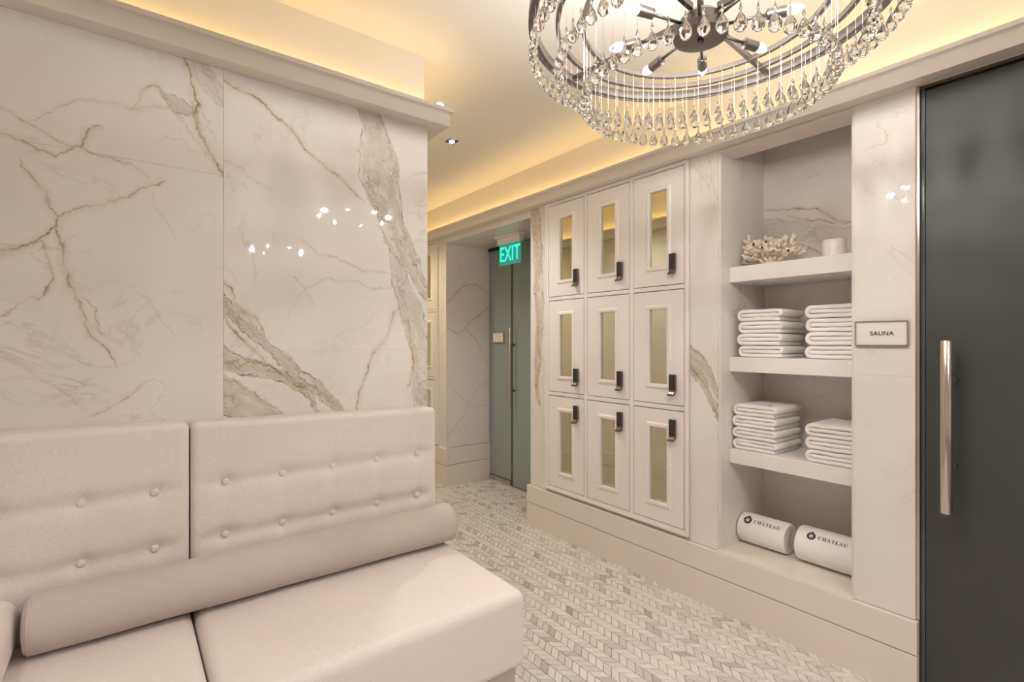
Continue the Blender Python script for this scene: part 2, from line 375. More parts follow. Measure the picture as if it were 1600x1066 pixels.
def tile_mat():
    m, nt, b = nodes_of('mosaic_marble'); N = nt.nodes; L = nt.links
    gi = N.new('ShaderNodeNewGeometry'); oi = N.new('ShaderNodeObjectInfo')
    ad = N.new('ShaderNodeMath'); ad.operation = 'ADD'; L.new(gi.outputs['Random Per Island'], ad.inputs[0]); L.new(oi.outputs['Random'], ad.inputs[1])
    fr = N.new('ShaderNodeMath'); fr.operation = 'FRACT'; L.new(ad.outputs[0], fr.inputs[0])
    cr = N.new('ShaderNodeValToRGB'); L.new(fr.outputs[0], cr.inputs[0]); e = cr.color_ramp.elements
    e[0].position = 0; e[0].color = (.40, .355, .315, 1); e[1].position = 1; e[1].color = (.76, .70, .65, 1)
    for p, c in ((.03, (.48,.43,.39)), (.08, (.58,.525,.48)), (.25, (.665,.605,.56)), (.5, (.715,.66,.61)), (.8, (.745,.69,.64))):
        q = e.new(p); q.color = (*c, 1)
    tc = N.new('ShaderNodeTexCoord'); mp = N.new('ShaderNodeMapping'); mp.inputs['Scale'].default_value = (1, 1, 1)
    n = N.new('ShaderNodeTexNoise'); n.inputs['Scale'].default_value = 38; n.inputs['Detail'].default_value = 5; n.inputs['Distortion'].default_value = 1.5
    gp = N.new('ShaderNodeNewGeometry'); L.new(gp.outputs['Position'], n.inputs['Vector'])
    mr = N.new('ShaderNodeMapRange'); mr.inputs[3].default_value = .78; mr.inputs[4].default_value = 1.15; L.new(n.outputs['Fac'], mr.inputs[0])
    mu = N.new('ShaderNodeVectorMath'); mu.operation = 'SCALE'; L.new(cr.outputs[0], mu.inputs[0]); L.new(mr.outputs[0], mu.inputs['Scale'])
    L.new(mu.outputs[0], b.inputs['Base Color']); b.inputs['Roughness'].default_value = .28
    return m
M['tile'] = tile_mat()

# ------------------------------------------------------------------ room shell
LW = 2.11; LX = 1.12; RW = 2.45; CEIL = 2.72; FAR = 5.6; BACK = -3.2; WEST = -2.4; T = .012
CB = 2.388                                                        # underside of the cornice
def struct(name, mb, mat, label, parent=None, **k):
    o = mb.build(name, mat, parent, **k)
    if parent is None: tag(o, label, kind='structure')
    return o
floor = struct('floor', MB().box(WEST-.1, 4.2, BACK-.1, FAR+.1, -.05, -.002), M['grout'], 'chevron mosaic floor of pale marble pieces')
ceiling = struct('ceiling', MB().box(WEST-.1, 4.2, BACK-.1, FAR+.1, CEIL, CEIL+.05), M['paint'], 'smooth cream ceiling washed by hidden cove light')
wl = struct('wall_left', MB().box(WEST, LX-T, LW+T, FAR, 0, CEIL), M['paint'], 'wall of polished veined marble slabs behind the sofa')
struct('wall_back', MB().box(WEST-.1, 4.2, BACK-.1, BACK, 0, CEIL), M['paint'], 'plain wall behind the viewpoint')
struct('wall_side', MB().box(WEST-.1, WEST, BACK, LW+T, 0, CEIL), M['paint'], 'plain wall beyond the left end of the sofa')
struct('wall_end', MB().box(LX-T, 4.2, FAR, FAR+.1, 0, CEIL), M['marble_x'], 'marble wall closing the passage')
m = MB(); X0 = RW + T
m.box(X0, 3.05, .61, .82, 0, CEIL); m.box(2.925, 3.05, .82, 1.44, 0, CEIL); m.box(X0, 2.925, .82, 1.44, 0, .298); m.box(X0, 2.59, .82, 1.44, 2.384, CEIL); m.box(2.59, 2.925, .82, 1.44, 2.66, CEIL)
m.box(X0, 3.05, 1.44, 2.955, 0, CEIL); m.box(X0, 3.4, 2.955, 4.252, 2.345, CEIL); m.box(X0, 3.4, 4.252, FAR, 0, CEIL)
m.box(3.3, 3.4, 2.955, 4.252, 0, 2.345); m.box(X0, 2.62, -.42, .61, 2.392, CEIL); m.box(3.3, 3.4, -.42, .61, 0, CEIL); m.box(2.62, 3.3, -.42, .61, 2.6, CEIL)
m.box(X0, 3.4, BACK, -.42, 0, CEIL)
wr = struct('wall_right', m, M['paint'], 'marble clad wall holding the lockers, niche and sauna door')

def slab(parent, x0, x1, y0, y1, z0, z1, mat, name='slab', g=.0002):
    # a thin facing slab, its small gap to the neighbours left open
    d = [x1-x0, y1-y0, z1-z0]; thin = d.index(min(d)); b = [[x0,x1],[y0,y1],[z0,z1]]
    for k in range(3):
        if k != thin: b[k][0] += g; b[k][1] -= g
    return MB().rbox(*b[0], *b[1], *b[2], .0009, 1).build(name, mat, parent)
# slabs behind the sofa
for x0, x1, zs, mt in ((.287, LX, (0, 1.357, CB), 'marble_r'), (-.55, .287, (0, .62, 2.0, CB), 'marble_l'), (-1.38, -.55, (0, 1.357, CB), 'marble_x'), (-2.4, -1.38, (0, .62, 2.0, CB), 'marble_x')):
    for z0, z1 in zip(zs, zs[1:]): slab(wl, x0, x1, LW, LW+T, z0, z1, M[mt])
for y0, y1 in ((LW+T, 3.0), (3.0, 3.9), (3.9, 4.8), (4.8, FAR)):
    for z0, z1 in ((.305, 1.357), (1.357, CB)): slab(wl, LX-T, LX, y0, y1, z0, z1, M['marble_p'])
# facing of the right wall
for z0, z1 in ((.305, CB),): slab(wr, RW, X0, 2.785, 2.967, z0, z1, M['marble_corner'])
slab(wr, RW, X0, 1.44, 1.60, .305, CB, M['marble_strip'])
for z0, z1 in ((.305, 1.255), (1.255, CB)): slab(wr, RW, X0, .61, .82, z0, z1, M['marble_p'])
slab(wr, RW, X0, 2.967, 4.24, 2.333, CB, M['marble_p'])
for z0, z1 in ((.36, 1.2), (1.2, CB)): slab(wr, RW, X0, 4.24, 4.385, z0, z1, M['marble_p'])
for y0, y1 in ((-1.4, -.42), (-2.4, -1.4), (BACK, -2.4)): slab(wr, RW, X0, y0, y1, .305, CB, M['marble_p'])
slab(wr, RW, X0, 4.76, FAR, .36, CB, M['marble_p'])
# niche lining
for y0, y1 in ((1.428, 1.44), (.82, .832)):
    slab(wr, X0, 2.925, y0, y1, .31, 2.372, M['marble_x']); slab(wr, 2.602, 2.925, y0, y1, 2.372, 2.66, M['marble_x'])
for z0, z1 in ((.31, 1.25), (1.25, 2.66)): slab(wr, 2.913, 2.925, .832, 1.428, z0, z1, M['marble_niche'])
slab(wr, RW-.018, 2.913, .82, 1.44, .298, .31, pbr('niche_sill', (.80, .73, .65), .15), 'sill')
slab(wr, RW, 2.59, .82, 1.44, 2.372, 2.384, M['base'], 'soffit'); slab(wr, 2.59, 2.602, .832, 1.428, 2.372, 2.66, M['base'], 'lintel_back')
# alcove of the exit doors
for z0, z1 in ((.365, 1.2), (1.2, 2.333)): slab(wr, X0, 2.96, 4.24, 4.252, z0, z1, M['marble_alcove'])
slab(wr, X0, 2.96, 2.955, 2.967, .305, 2.333, M['marble_x'])
slab(wr, X0, 3.0, 2.967, 4.24, 2.333, 2.345, M['base'], 'soffit')

# baseboards: two stacked boards with a shadow gap between
def boards(name, label, segs):
    root = thing(name, label, None, kind='structure')
    for (x0, x1, y0, y1, lv) in segs:
        for z0, z1 in lv: MB().rbox(x0, x1, y0, y1, z0, z1, .002, 1).build('board', M['base'], root)
    return root
two = ((0, .171), (.175, .303)); tall = ((0, .20), (.204, .362))
boards('baseboard_right', 'two-board beige baseboard under lockers and niche',
       [(RW-.02, X0-.001, .60, 2.987, two), (X0, 2.95, 2.935, 2.954, two), (RW-.02, X0-.001, BACK, -.41, two)])
boards('baseboard_passage', 'tall two-board baseboard round the exit alcove',
       [(RW-.02, X0-.001, 4.22, 5.58, tall), (X0, 2.95, 4.22, 4.239, tall)])
boards('baseboard_left', 'two-board baseboard along the passage side of the sofa wall',
       [(LX+.001, LX+.02, LW-.02, FAR-.02, two), (WEST+.02, LX, LW-.02, LW-.001, two)])

# cornices: trough mouldings swept along the walls
PROF = [(0, CB), (.075, CB), (.075, CB+.055), (.079, CB+.060), (.090, CB+.063), (.090, CB+.080), (.066, CB+.080), (.066, CB+.024), (0, CB+.024)]
def sweep(path, dirs, name, label):
    mb = MB(); vs = []; n = len(PROF)
    for p, d in zip(path, dirs): vs += [(p[0]+d[0]*o, p[1]+d[1]*o, z) for o, z in PROF]
    fs = []
    for i in range(len(path)-1):
        for k in range(n): fs.append((i*n+k, i*n+(k+1) % n, (i+1)*n+(k+1) % n, (i+1)*n+k))
    fs += [tuple(range(n)), tuple(range((len(path)-1)*n, len(path)*n))]
    mb.add(vs, fs); return struct(name, mb, M['cornice'], label)
sweep([(WEST, LW), (LX, LW), (LX, FAR)], [(0,-1), (1,-1), (1,0)], 'trim_1', 'stepped cornice hiding the cove lamps above the sofa wall')
sweep([(RW, BACK), (RW, FAR)], [(-1,0), (-1,0)], 'trim_2', 'stepped cornice hiding the cove lamps above lockers and sauna door')

def led(x0, x1, y0, y1, label):
    o = thing('led_strip', label, 'cove light', ((x0+x1)/2, (y0+y1)/2, CB+.0245))
    a = (x0-o.location.x, x1-o.location.x, y0-o.location.y, y1-o.location.y)
    MB().box(*a, .0, .032).build('channel', M['white'], o)
    dx = .002 if x1-x0 < y1-y0 else .0; dy = .002 if dx == 0 else 0
    MB().box(a[0]+dx, a[1]-dx, a[2]+dy, a[3]-dy, .032, .036).build('diffuser', M['led'], o)
led(WEST+.05, LX+.008, LW-.044, LW-.010, 'warm strip light hidden in the cornice above the sofa')
led(LX+.010, LX+.044, LW-.044, FAR-.05, 'warm strip light hidden in the cornice on the passage side of the sofa wall')
led(RW-.044, RW-.010, BACK+.05, FAR-.05, 'warm strip light hidden in the cornice above the lockers')

# ------------------------------------------------------------------ floor mosaic
TW, TS, SL, GAP = .050, .044, .046, .0026
def tile_poly(sgn):
    # parallelogram with its long sides on the spines
    h = TW/2 - GAP/2; k = sgn*SL/TW; s = TS/2 - GAP*.6
    return [(-h, -k*h - s), (h, k*h - s), (h, k*h + s), (-h, -k*h + s)]
def tile_mesh(mb, sgn, cx, cy, dz=0):
    P = tile_poly(sgn); e = .0012
    top = [(x*(1-e/.02), y*(1-e/.02)) for x, y in P]
    mb.add([(cx+x, cy+y, -.0019) for x, y in P] + [(cx+x, cy+y, .0012+dz) for x, y in P] + [(cx+x, cy+y, .002+dz) for x, y in top],
           [(0,1,5,4),(1,2,6,5),(2,3,7,6),(3,0,4,7),(4,5,9,8),(5,6,10,9),(6,7,11,10),(7,4,8,11),(8,9,10,11)])
S_, C_ = math.sin(math.radians(37.446)), math.cos(math.radians(37.446))
def seen(x, y):
    f = S_*x + C_*y
    if f < .3: return False
    u = (C_*x - S_*y)/f*790 + 800; v = 533 + 790*1.395/f
    return u > 822 and v < 1070 and x < 2.42 and u < 1400
tiles = []
i0 = 0
for i in range(int((3.3+.45)/TW)):
    cx = -.45 + (i+.5)*TW; sgn = 1 if i % 2 else -1
    for j in range(int((FAR+.15)/TS)):
        cy = -.15 + (j+.5)*TS
        if cx < 1.05 and cy > 1.45: continue
        if cx < LX and cy > LW-.05: continue
        if cx > RW+.03 and (cy < 2.9 or cy > 4.28): continue
        tiles.append((math.hypot(cx, cy) if seen(cx, cy) else 1e9, cx, cy, sgn))
tiles.sort()
tm = {}
for s in (1, -1):
    mb = MB(); tile_mesh(mb, s, 0, 0); tm[s] = mb.mesh('tile', M['tile'])
for q in tiles[:300]:
    o = link('tile', tm[q[3]], floor); o.location = (q[1], q[2], random.uniform(0, .0003))
mb = MB()
for q in tiles[300:]: tile_mesh(mb, q[3], q[1], q[2], random.uniform(0, .0003))
tag(mb.build('tile_field', M['tile'], floor), kind='stuff')

# ------------------------------------------------------------------ sofa
sofa = thing('sofa', 'beige tufted built-in sofa against the veined marble wall', 'sofa', (.17, 1.75, 0))
def place(o): o.matrix_parent_inverse = Matrix.Translation(-sofa.location); return o
ROWS = (.905, .722)
def back(x0, x1, ztl, ztr, btn):
    y0, y1 = 1.995, LW-.003
    def disp(p, n):
        x, y, z = p
        top = ztl + (ztr-ztl)*(x-x0)/(x1-x0)
        z = z + (top - ztl) * max(0, (z-.5)/(ztl-.5))
        if n.y < -.2:
            d = 0
            for r in ROWS:
                dz = z - r
                d += .0065*math.exp(-(dz/.024)**2)
                for b in btn: d += .010*math.exp(-(((x-b)/.032)**2 + (dz/.030)**2)) + .002*math.exp(-((x-b)/.02)**2)*math.exp(-(dz/.1)**2)
            e = min(1, (x-x0)/.05, (x1-x)/.05)
            d *= max(0, e)
            puff = .006*math.sin(PI*min(1, max(0, (x-x0)/(x1-x0))))
            y = y + (d - puff)*min(1, -n.y)
        return (x, y, z)
    mb = MB().rbox(x0, x1, y0, y1, .50, ztl, .022, 4, 110, 3, 80, disp)
    p = place(mb.build('back_cushion', M['fabric'], sofa, smooth=True))
    for b in btn:
        for r in ROWS:
            rr = .0125
            mt = Matrix.Translation((b, 2.0075, r)) @ Matrix.Rotation(PI/2, 4, 'X')
            bt = MB().lathe([(rr*.9, 0), (rr, .002), (rr*.88, .0045), (rr*.5, .0058), (0, .0062)], 16, mt).build('button', M['fabric'], p, smooth=True)
back(.176, 1.106, 1.118, 1.098, (.279, .464, .647, .831, 1.014))
back(-.76, .172, 1.140, 1.122, (.077, -.105, -.288, -.47, -.65))
def seat(x0, x1):
    def disp(p, n):
        x, y, z = p
        if n.z > .2: z += .006*math.sin(PI*min(1, max(0, (x-x0)/(x1-x0))))*n.z
        return (x, y, z)
    return place(MB().rbox(x0, x1, 1.365, 1.99, .262, .528, .034, 5, 24, 16, 4, disp).build('seat_cushion', M['fabric'], sofa, smooth=True))
seat(.177, 1.112); seat(-.76, .171)
place(MB().rbox(-.76, 1.095, 1.41, 2.09, .0, .262, .004, 1).build('plinth', M['fabric2'], sofa))
place(MB().rbox(-.46, -.235, 1.30, 1.992, .532, .685, .05, 5, 4, 10, 2).build('arm_cushion', M['fabric'], sofa, smooth=True))

# bolster lying along the back
bl = thing('bolster', 'long taupe bolster cushion lying along the sofa back', 'bolster', (.45, 1.905, .6155))
R_ = .079; prof = [(0, -.672), (R_*.55, -.671), (R_*.9, -.666), (R_*.985, -.655), (R_, -.64)] + [(R_*(1+.012*math.sin(i*.9)), -.62+1.24*i/24) for i in range(25)] + [(R_, .64), (R_*.985, .655), (R_*.9, .666), (R_*.55, .671), (0, .672)]
MX = Matrix.Rotation(PI/2, 4, 'Y')
MB().lathe(prof, 40, MX).build('cover', M['fabric2'], bl, smooth=True)
for sx in (-1, 1):
    mb = MB(); n = 40; vs = []; fs = []
    for i in range(n):
        a = 2*PI*i/n
        for j in range(6):
            b = 2*PI*j/6; r = R_*.965 + .0022*math.cos(b)
            vs.append((sx*(.657+.0022*math.sin(b)), r*math.cos(a), r*math.sin(a)))
    for i in range(n):
        for j in range(6): fs.append((i*6+j, ((i+1) % n)*6+j, ((i+1) % n)*6+(j+1) % 6, i*6+(j+1) % 6))
    mb.add(vs, fs).build('piping', M['fabric2'], bl, smooth=True)

# ------------------------------------------------------------------ lockers
YS = [(2.392, 2.742), (2.008, 2.358), (1.630, 1.974)]          # doors, far to near
ZS = [(1.712, 2.362), (1.036, 1.682), (.358, 1.004)]            # top, middle, bottom row
FX = 2.436                                                       # front of the face frame
def face_frame(name, label, y0, y1, z0, z1, ys, zs):
    root = thing(name, label, 'cabinet', (RW, (y0+y1)/2, z0)); inv = Matrix.Translation(-root.location)
    def bar(n, *a):
        o = MB().rbox(*a, .002, 1).build(n, M['lacquer'], root); o.matrix_parent_inverse = inv
    ev = sorted(v for p in ys for v in p); hv = sorted(v for p in zs for v in p); g = .003
    ysplit = [y0] + ev + [y1]; zsplit = [z0] + hv + [z1]
    for k in range(0, len(ysplit), 2): bar('stile', FX, X0-.002, ysplit[k]+(g if k else 0), ysplit[k+1]-(g if k+1 < len(ysplit)-1 else 0), z0, z1)
    for k in range(0, len(zsplit), 2):
        for a, b in ys: bar('rail', FX+.0004, X0-.003, a-g, b+g, zsplit[k]+(g if k else 0), zsplit[k+1]-(g if k+1 < len(zsplit)-1 else 0))
    # raised outer moulding round the bank
    t = .014
    for a in ((FX-.0045, FX+.0005, y0, y0+t, z0, z1), (FX-.0045, FX+.0005, y1-t, y1, z0, z1), (FX-.0045, FX+.0005, y0+t, y1-t, z0, z0+t), (FX-.0045, FX+.0005, y0+t, y1-t, z1-t, z1)): bar('moulding', *a)
    o = MB().box(X0-.004, X0-.001, y0+.01, y1-.01, z0+.01, z1-.01).build('gap_shade_sheet', M['dark'], root); o.matrix_parent_inverse = inv  # dark sheet that paints the groove shade round the doors
face_frame('locker_cabinet', 'pale lacquered cabinet surround holding the nine lockers', 1.603, 2.782, .325, CB-.002, YS, ZS)

def locker(y0, y1, z0, z1, lock_low, label, group, lock=True):
    root = thing('locker', label, 'locker', (RW, y0, z0), group)
    W = y1-y0; H = z1-z0; g = .0015
    f = FX + .0005 - RW; bk = X0 - .0045 - RW
    # mirror opening: 11 cm off the hinge side, sized as in the photo
    ma, mb_ = .108*W/.344, W - .118*W/.344; mz0, mz1 = .111, H - .105
    d = MB()
    # door leaf as a frame of four boards joined round the opening
    d.box(f, bk, g, ma, g, H-g); d.box(f, bk, mb_, W-g, g, H-g); d.box(f, bk, ma, mb_, g, mz0); d.box(f, bk, ma, mb_, mz1, H-g)
    door = d.build('door', M['lacquer'], root)
    # mitred moulding round the glass
    def ring(off, wid, x0, x1):
        vs = []
        for (yy, zz, sy, sz) in ((ma, mz0, -1, -1), (mb_, mz0, 1, -1), (mb_, mz1, 1, 1), (ma, mz1, -1, 1)):
            for o, x in ((off, f+.0085), (off, f-.003), (off+.004, f-.008), (off+.018, f-.008), (off+.023, f-.005), (off+.027, f)):
                vs.append((x, yy + sy*o, zz + sz*o))
        fs = []
        for i in range(4):
            j = (i+1) % 4
            for k in range(5): fs.append((i*6+k, j*6+k, j*6+k+1, i*6+k+1))
        return vs, fs
    mo = MB().add(*ring(-.001, .027, f-.011, f-.004)).build('moulding', M['lacquer'], door)
    MB().box(f+.008, bk-.001, ma, mb_, mz0, mz1).build('mirror_pane', M['mirror'], door)
    if not lock: return
    # keypad lock with a hooked pull
    yc = .066*W/.344; zc = .110 if lock_low else H-.110
    lk = MB().rbox(f-.016, f+.001, yc-.019, yc+.019, zc-.030, zc+.062, .003, 2).build('keypad_lock', M['bronze'], root)
    MB().rbox(f-.0185, f-.015, yc-.0185, yc+.0185, zc-.026, zc+.061, .001, 1).build('key_panel', M['keys'], lk)
    for r in range(6):
        for c in range(2): MB().rbox(f-.0205, f-.0180, yc-.0105+c*.013, yc-.0005+c*.013, zc-.012+r*.011, zc-.0045+r*.011, .0008, 1).build('key', M['keytop'], lk)
    hk = MB(); pts = [(f-.0165, -.024), (f-.019, -.036), (f-.026, -.046), (f-.036, -.050), (f-.036, -.057), (f-.022, -.056), (f-.008, -.048), (f-.003, -.030)]
    hk.prism(pts, lambda a, b: (a, yc-.018, zc+b), lambda a, b: (a, yc+.018, zc+b)); hk.build('pull', M['bronze'], lk)
rn = ('top', 'middle', 'bottom'); cn = ('nearest the exit doors', 'in the centre column', 'nearest the towel niche')
for r, (z0, z1) in enumerate(ZS):
    for c, (y0, y1) in enumerate(YS):
        locker(y0, y1, z0, z1, r < 2, 'pale mirrored locker in the %s row, %s' % (rn[r], cn[c]), 'mirrored lockers in the wall bank')
face_frame('locker_cabinet', 'pale cabinet surround of the far lockers glimpsed past the sofa wall', 4.39, 4.755, .375, CB-.002, [(4.42, 4.72)], ZS)
for r, (z0, z1) in enumerate(ZS):
    locker(4.42, 4.72, z0, z1, r < 2, 'far mirrored locker glimpsed past the marble corner, %s one' % rn[r], 'far lockers down the passage', False)

# ------------------------------------------------------------------ niche shelves and contents
SH = [(1.785, .08, 'upper shelf in the niche, carrying coral and candle'), (1.310, .076, 'middle shelf in the niche, carrying two four-towel stacks'), (.825, .073, 'lower shelf in the niche, above the two rolled towels')]
for zt, th, lb in SH:
    o = MB().rbox(2.545, 2.911, .833, 1.427, zt-th, zt, .002, 1).build('niche_shelf', M['shelf']); tag(o, 'thick white ' + lb, 'shelf', 'niche shelves')

def towel(loc, W, D, H, label, group, seed, turn=0):
    """trifold towel seen from its folded end: a ribbon that turns round the right side, then round the left"""
    root = thing('folded_towel', label, 'towel', loc, group); root.rotation_euler.z = turn
    rnd = random.Random(seed); t = H/3.0; th = t*.955; hw = W/2 - t*.5
    path = []
    j = lambda s: rnd.uniform(-s, s)
    for i in range(9): path.append((-hw*.88 + (1.74*hw)*i/8, H*.5 + j(.0012)))
    r1 = t*.5; cz = H*.5 + r1
    for i in range(1, 6):
        a = -PI/2 + PI*i/6; path.append((hw*.88 + r1*math.cos(a)*1.15, cz + r1*math.sin(a)))
    zt = H - t*.5
    for i in range(11): path.append((hw*.82 - (1.64*hw)*i/10, zt + j(.001)))
    r2 = (H - t)/2
    for i in range(1, 8):
        a = PI/2 + PI*i/8; path.append((-hw*.82 + r2*math.cos(a)*.85, t*.5 + r2 + r2*math.sin(a)))
    for i in range(10): path.append((-hw*.80 + (1.74+.05*j(1))*hw*i/9, t*.5 + j(.001)))
    # offset both sides
    n = len(path); Ls = []; Rs = []
    for i, (a, b) in enumerate(path):
        p = path[max(0, i-1)]; q = path[min(n-1, i+1)]; dx, dz = q[0]-p[0], q[1]-p[1]; l = math.hypot(dx, dz) or 1
        nx, nz = -dz/l, dx/l; Ls.append((nx, nz)); 
    sec = [(0, .62), (.004, .9), (.012, 1.0), (.3*D, 1.0), (.6*D, 1.0), (D-.012, 1.0), (D-.004, .9), (D, .62)]
    vs = []; fs = []; per = 2*n
    for k, (dx, sc) in enumerate(sec):
        wob = [.0015*mnoise.noise(Vector((seed*3.1, k*.9, i*.21))) for i in range(n)]
        for i in range(n): vs.append((dx + wob[i]*2, -(path[i][0] + Ls[i][0]*th/2*sc), path[i][1] + Ls[i][1]*th/2*sc + wob[i]))
        for i in reversed(range(n)): vs.append((dx + wob[i]*2, -(path[i][0] - Ls[i][0]*th/2*sc), path[i][1] - Ls[i][1]*th/2*sc + wob[i]))
    for k in range(len(sec)-1):
        for i in range(per): fs.append((k*per+i, k*per+(i+1) % per, (k+1)*per+(i+1) % per, (k+1)*per+i))
    for k in (0, len(sec)-1):
        for i in range(n-1): fs.append((k*per+i, k*per+i+1, k*per+per-2-i, k*per+per-1-i))
    mb = MB().add(vs, fs); mb.build('cloth', M['towel'], root, smooth=True)
    return root
ordn = {4: ('topmost', 'second from top', 'third from top', 'bottom'), 3: ('topmost', 'middle', 'bottom')}
STK = [(1.281, .238, 2.568, .25, 1.310, 4, .0618, 'left stack on the middle shelf'), (.950, .232, 2.566, .25, 1.310, 4, .0635, 'right stack on the middle shelf'),
       (1.306, .240, 2.566, .27, .825, 4, .0595, 'left stack on the lower shelf'), (.950, .232, 2.568, .27, .825, 3, .0605, 'right stack on the lower shelf')]
tops = []
for si, (yc, W, x, D, z, n, h, lb) in enumerate(STK):
    for k in range(n):
        o = towel((x + random.uniform(-.004, .004), yc + random.uniform(-.004, .003), z + k*(h+.0004) + .0004), W, D, h-.0012, 'white folded towel, %s of the %s' % (ordn[n][n-1-k], lb), 'folded towels in the niche', si*10+k, random.uniform(-.02, .02))
    tops.append(o)

# lettering with serifs, as polygons in a unit-high box: returns polygons and advance
def glyph(c):
    s, th, sf = .22, .115, .07; P = []
    R = lambda x0, x1, y0, y1: P.append([(x0,y0),(x1,y0),(x1,y1),(x0,y1)])
    def arc(cx, cy, rx, ry, a0, a1, t0, t1, n=18):
        for i in range(n):
            a = a0+(a1-a0)*i/n; b = a0+(a1-a0)*(i+1)/n
            f = lambda q: t1 + (t0-t1)*abs(math.cos(q))
            P.append([(cx+rx*math.cos(a), cy+ry*math.sin(a)), (cx+rx*math.cos(b), cy+ry*math.sin(b)), (cx+(rx-f(b))*math.cos(b), cy+(ry-f(b)*.7)*math.sin(b)), (cx+(rx-f(a))*math.cos(a), cy+(ry-f(a)*.7)*math.sin(a))])
    if c == 'C':
        arc(.46, .5, .46, .52, math.radians(42), math.radians(318), s, th); R(.78, .84, .66, .98); return P, .98
    if c == 'H':
        for x in (.12, .66): R(x, x+s, 0, 1); R(x-.1, x+s+.1, 0, sf); R(x-.1, x+s+.1, 1-sf, 1)
        R(.2, .7, .46, .46+th); return P, 1.08
    if c in 'AÂ':
        P.append([(.04,0),(.13,0),(.50,1),(.42,1)]); P.append([(.68,0),(.88,0),(.54,1.02),(.40,1.02)]); R(.24, .70, .30, .30+th)
        R(-.06, .24, 0, sf); R(.58, 1.0, 0, sf)
        if c == 'Â': P.append([(.24,1.12),(.33,1.12),(.48,1.30),(.44,1.34)]); P.append([(.62,1.12),(.71,1.12),(.51,1.34),(.45,1.30)])
        return P, 1.04
    if c == 'T':
        R(.34, .34+s, 0, 1); R(.22, .63, 0, sf); R(.02, .83, 1-th, 1); R(.02, .08, .76, 1); R(.77, .83, .76, 1); return P, .94
    if c == 'E':
        R(.1, .1+s, 0, 1); R(0, .3, 0, sf); R(0, .3, 1-sf, 1); R(.2, .70, 0, th); R(.2, .66, 1-th, 1); R(.2, .54, .47, .47+th)
        R(.66, .72, 0, .26); R(.60, .66, .76, 1); R(.5, .55, .38, .64); return P, .86
    if c == 'U':
        R(.1, .1+s, .3, 1); R(.0, .38, 1-sf, 1); R(.70, .70+th, .3, 1); R(.60, .88, 1-sf, 1)
        arc(.4375, .32, .3375, .34, math.radians(180), math.radians(360), .15, th); return P, .95
    return P, .5
def word(txt):
    out = []; x = 0
    for c in txt:
        P, a = glyph(c); out.append([[(px+x, py) for px, py in q] for q in P]); x += a + .05
    return out, x - .05
def crest_shapes():
    n = 48; dark = []; 
    outer = [((.5+.055*abs(math.cos(6*2*PI*i/n/1.0)))*math.cos(2*PI*i/n), (.5+.055*abs(math.cos(6*2*PI*i/n)))*math.sin(2*PI*i/n)) for i in range(n)]
    dark.append(outer)
    light = [(.31*math.cos(2*PI*i/24), .31*math.sin(2*PI*i/24)) for i in range(24)]
    strokes = []
    for cx, a0, a1 in ((-.06, 50, 310), (.06, -130, 130)):
        for i in range(12):
            a = math.radians(a0+(a1-a0)*i/12); b = math.radians(a0+(a1-a0)*(i+1)/12)
            strokes.append([(cx+.25*math.cos(a), .25*math.sin(a)), (cx+.25*math.cos(b), .25*math.sin(b)), (cx+.18*math.cos(b), .18*math.sin(b)), (cx+.18*math.cos(a), .18*math.sin(a))])
    strokes.append([(-.13,-.03),(.13,-.03),(.13,.03),(-.13,.03)])
    crown = [[(-.16,.50),(.16,.50),(.24,.72),(.10,.62),(0,.76),(-.10,.62),(-.24,.72)]]
    return dark + crown, light, strokes
def letters(name, parent, size, fmap, h=.0009):
    """fmap(u, v, lift) -> point; the crest first, then the word CHATEAU with its circumflex"""
    d, l, s = crest_shapes(); cs = size*2.1
    mb = MB()
    for P in d: mb.add([fmap(p[0]*cs, p[1]*cs, h) for p in P], [tuple(range(len(P)))])
    c = mb.build('crest', M['ink'], parent)
    MB().add([fmap(p[0]*cs, p[1]*cs, h+.0003) for p in l], [tuple(range(len(l)))]).build('crest_field', M['towel'], c)
    mb = MB()
    for P in s: mb.add([fmap(p[0]*cs, p[1]*cs, h+.0006) for p in P], [tuple(range(len(P)))])
    mb.build('monogram', M['ink'], c)
    ws, wd = word('CHÂTEAU'); mb = MB()
    for g in ws:
        for P in g: mb.add([fmap(cs*.5+size*.75+p[0]*size, (p[1]-.5)*size, h) for p in P], [tuple(range(len(P)))])
    mb.build('lettering', M['ink'], parent)

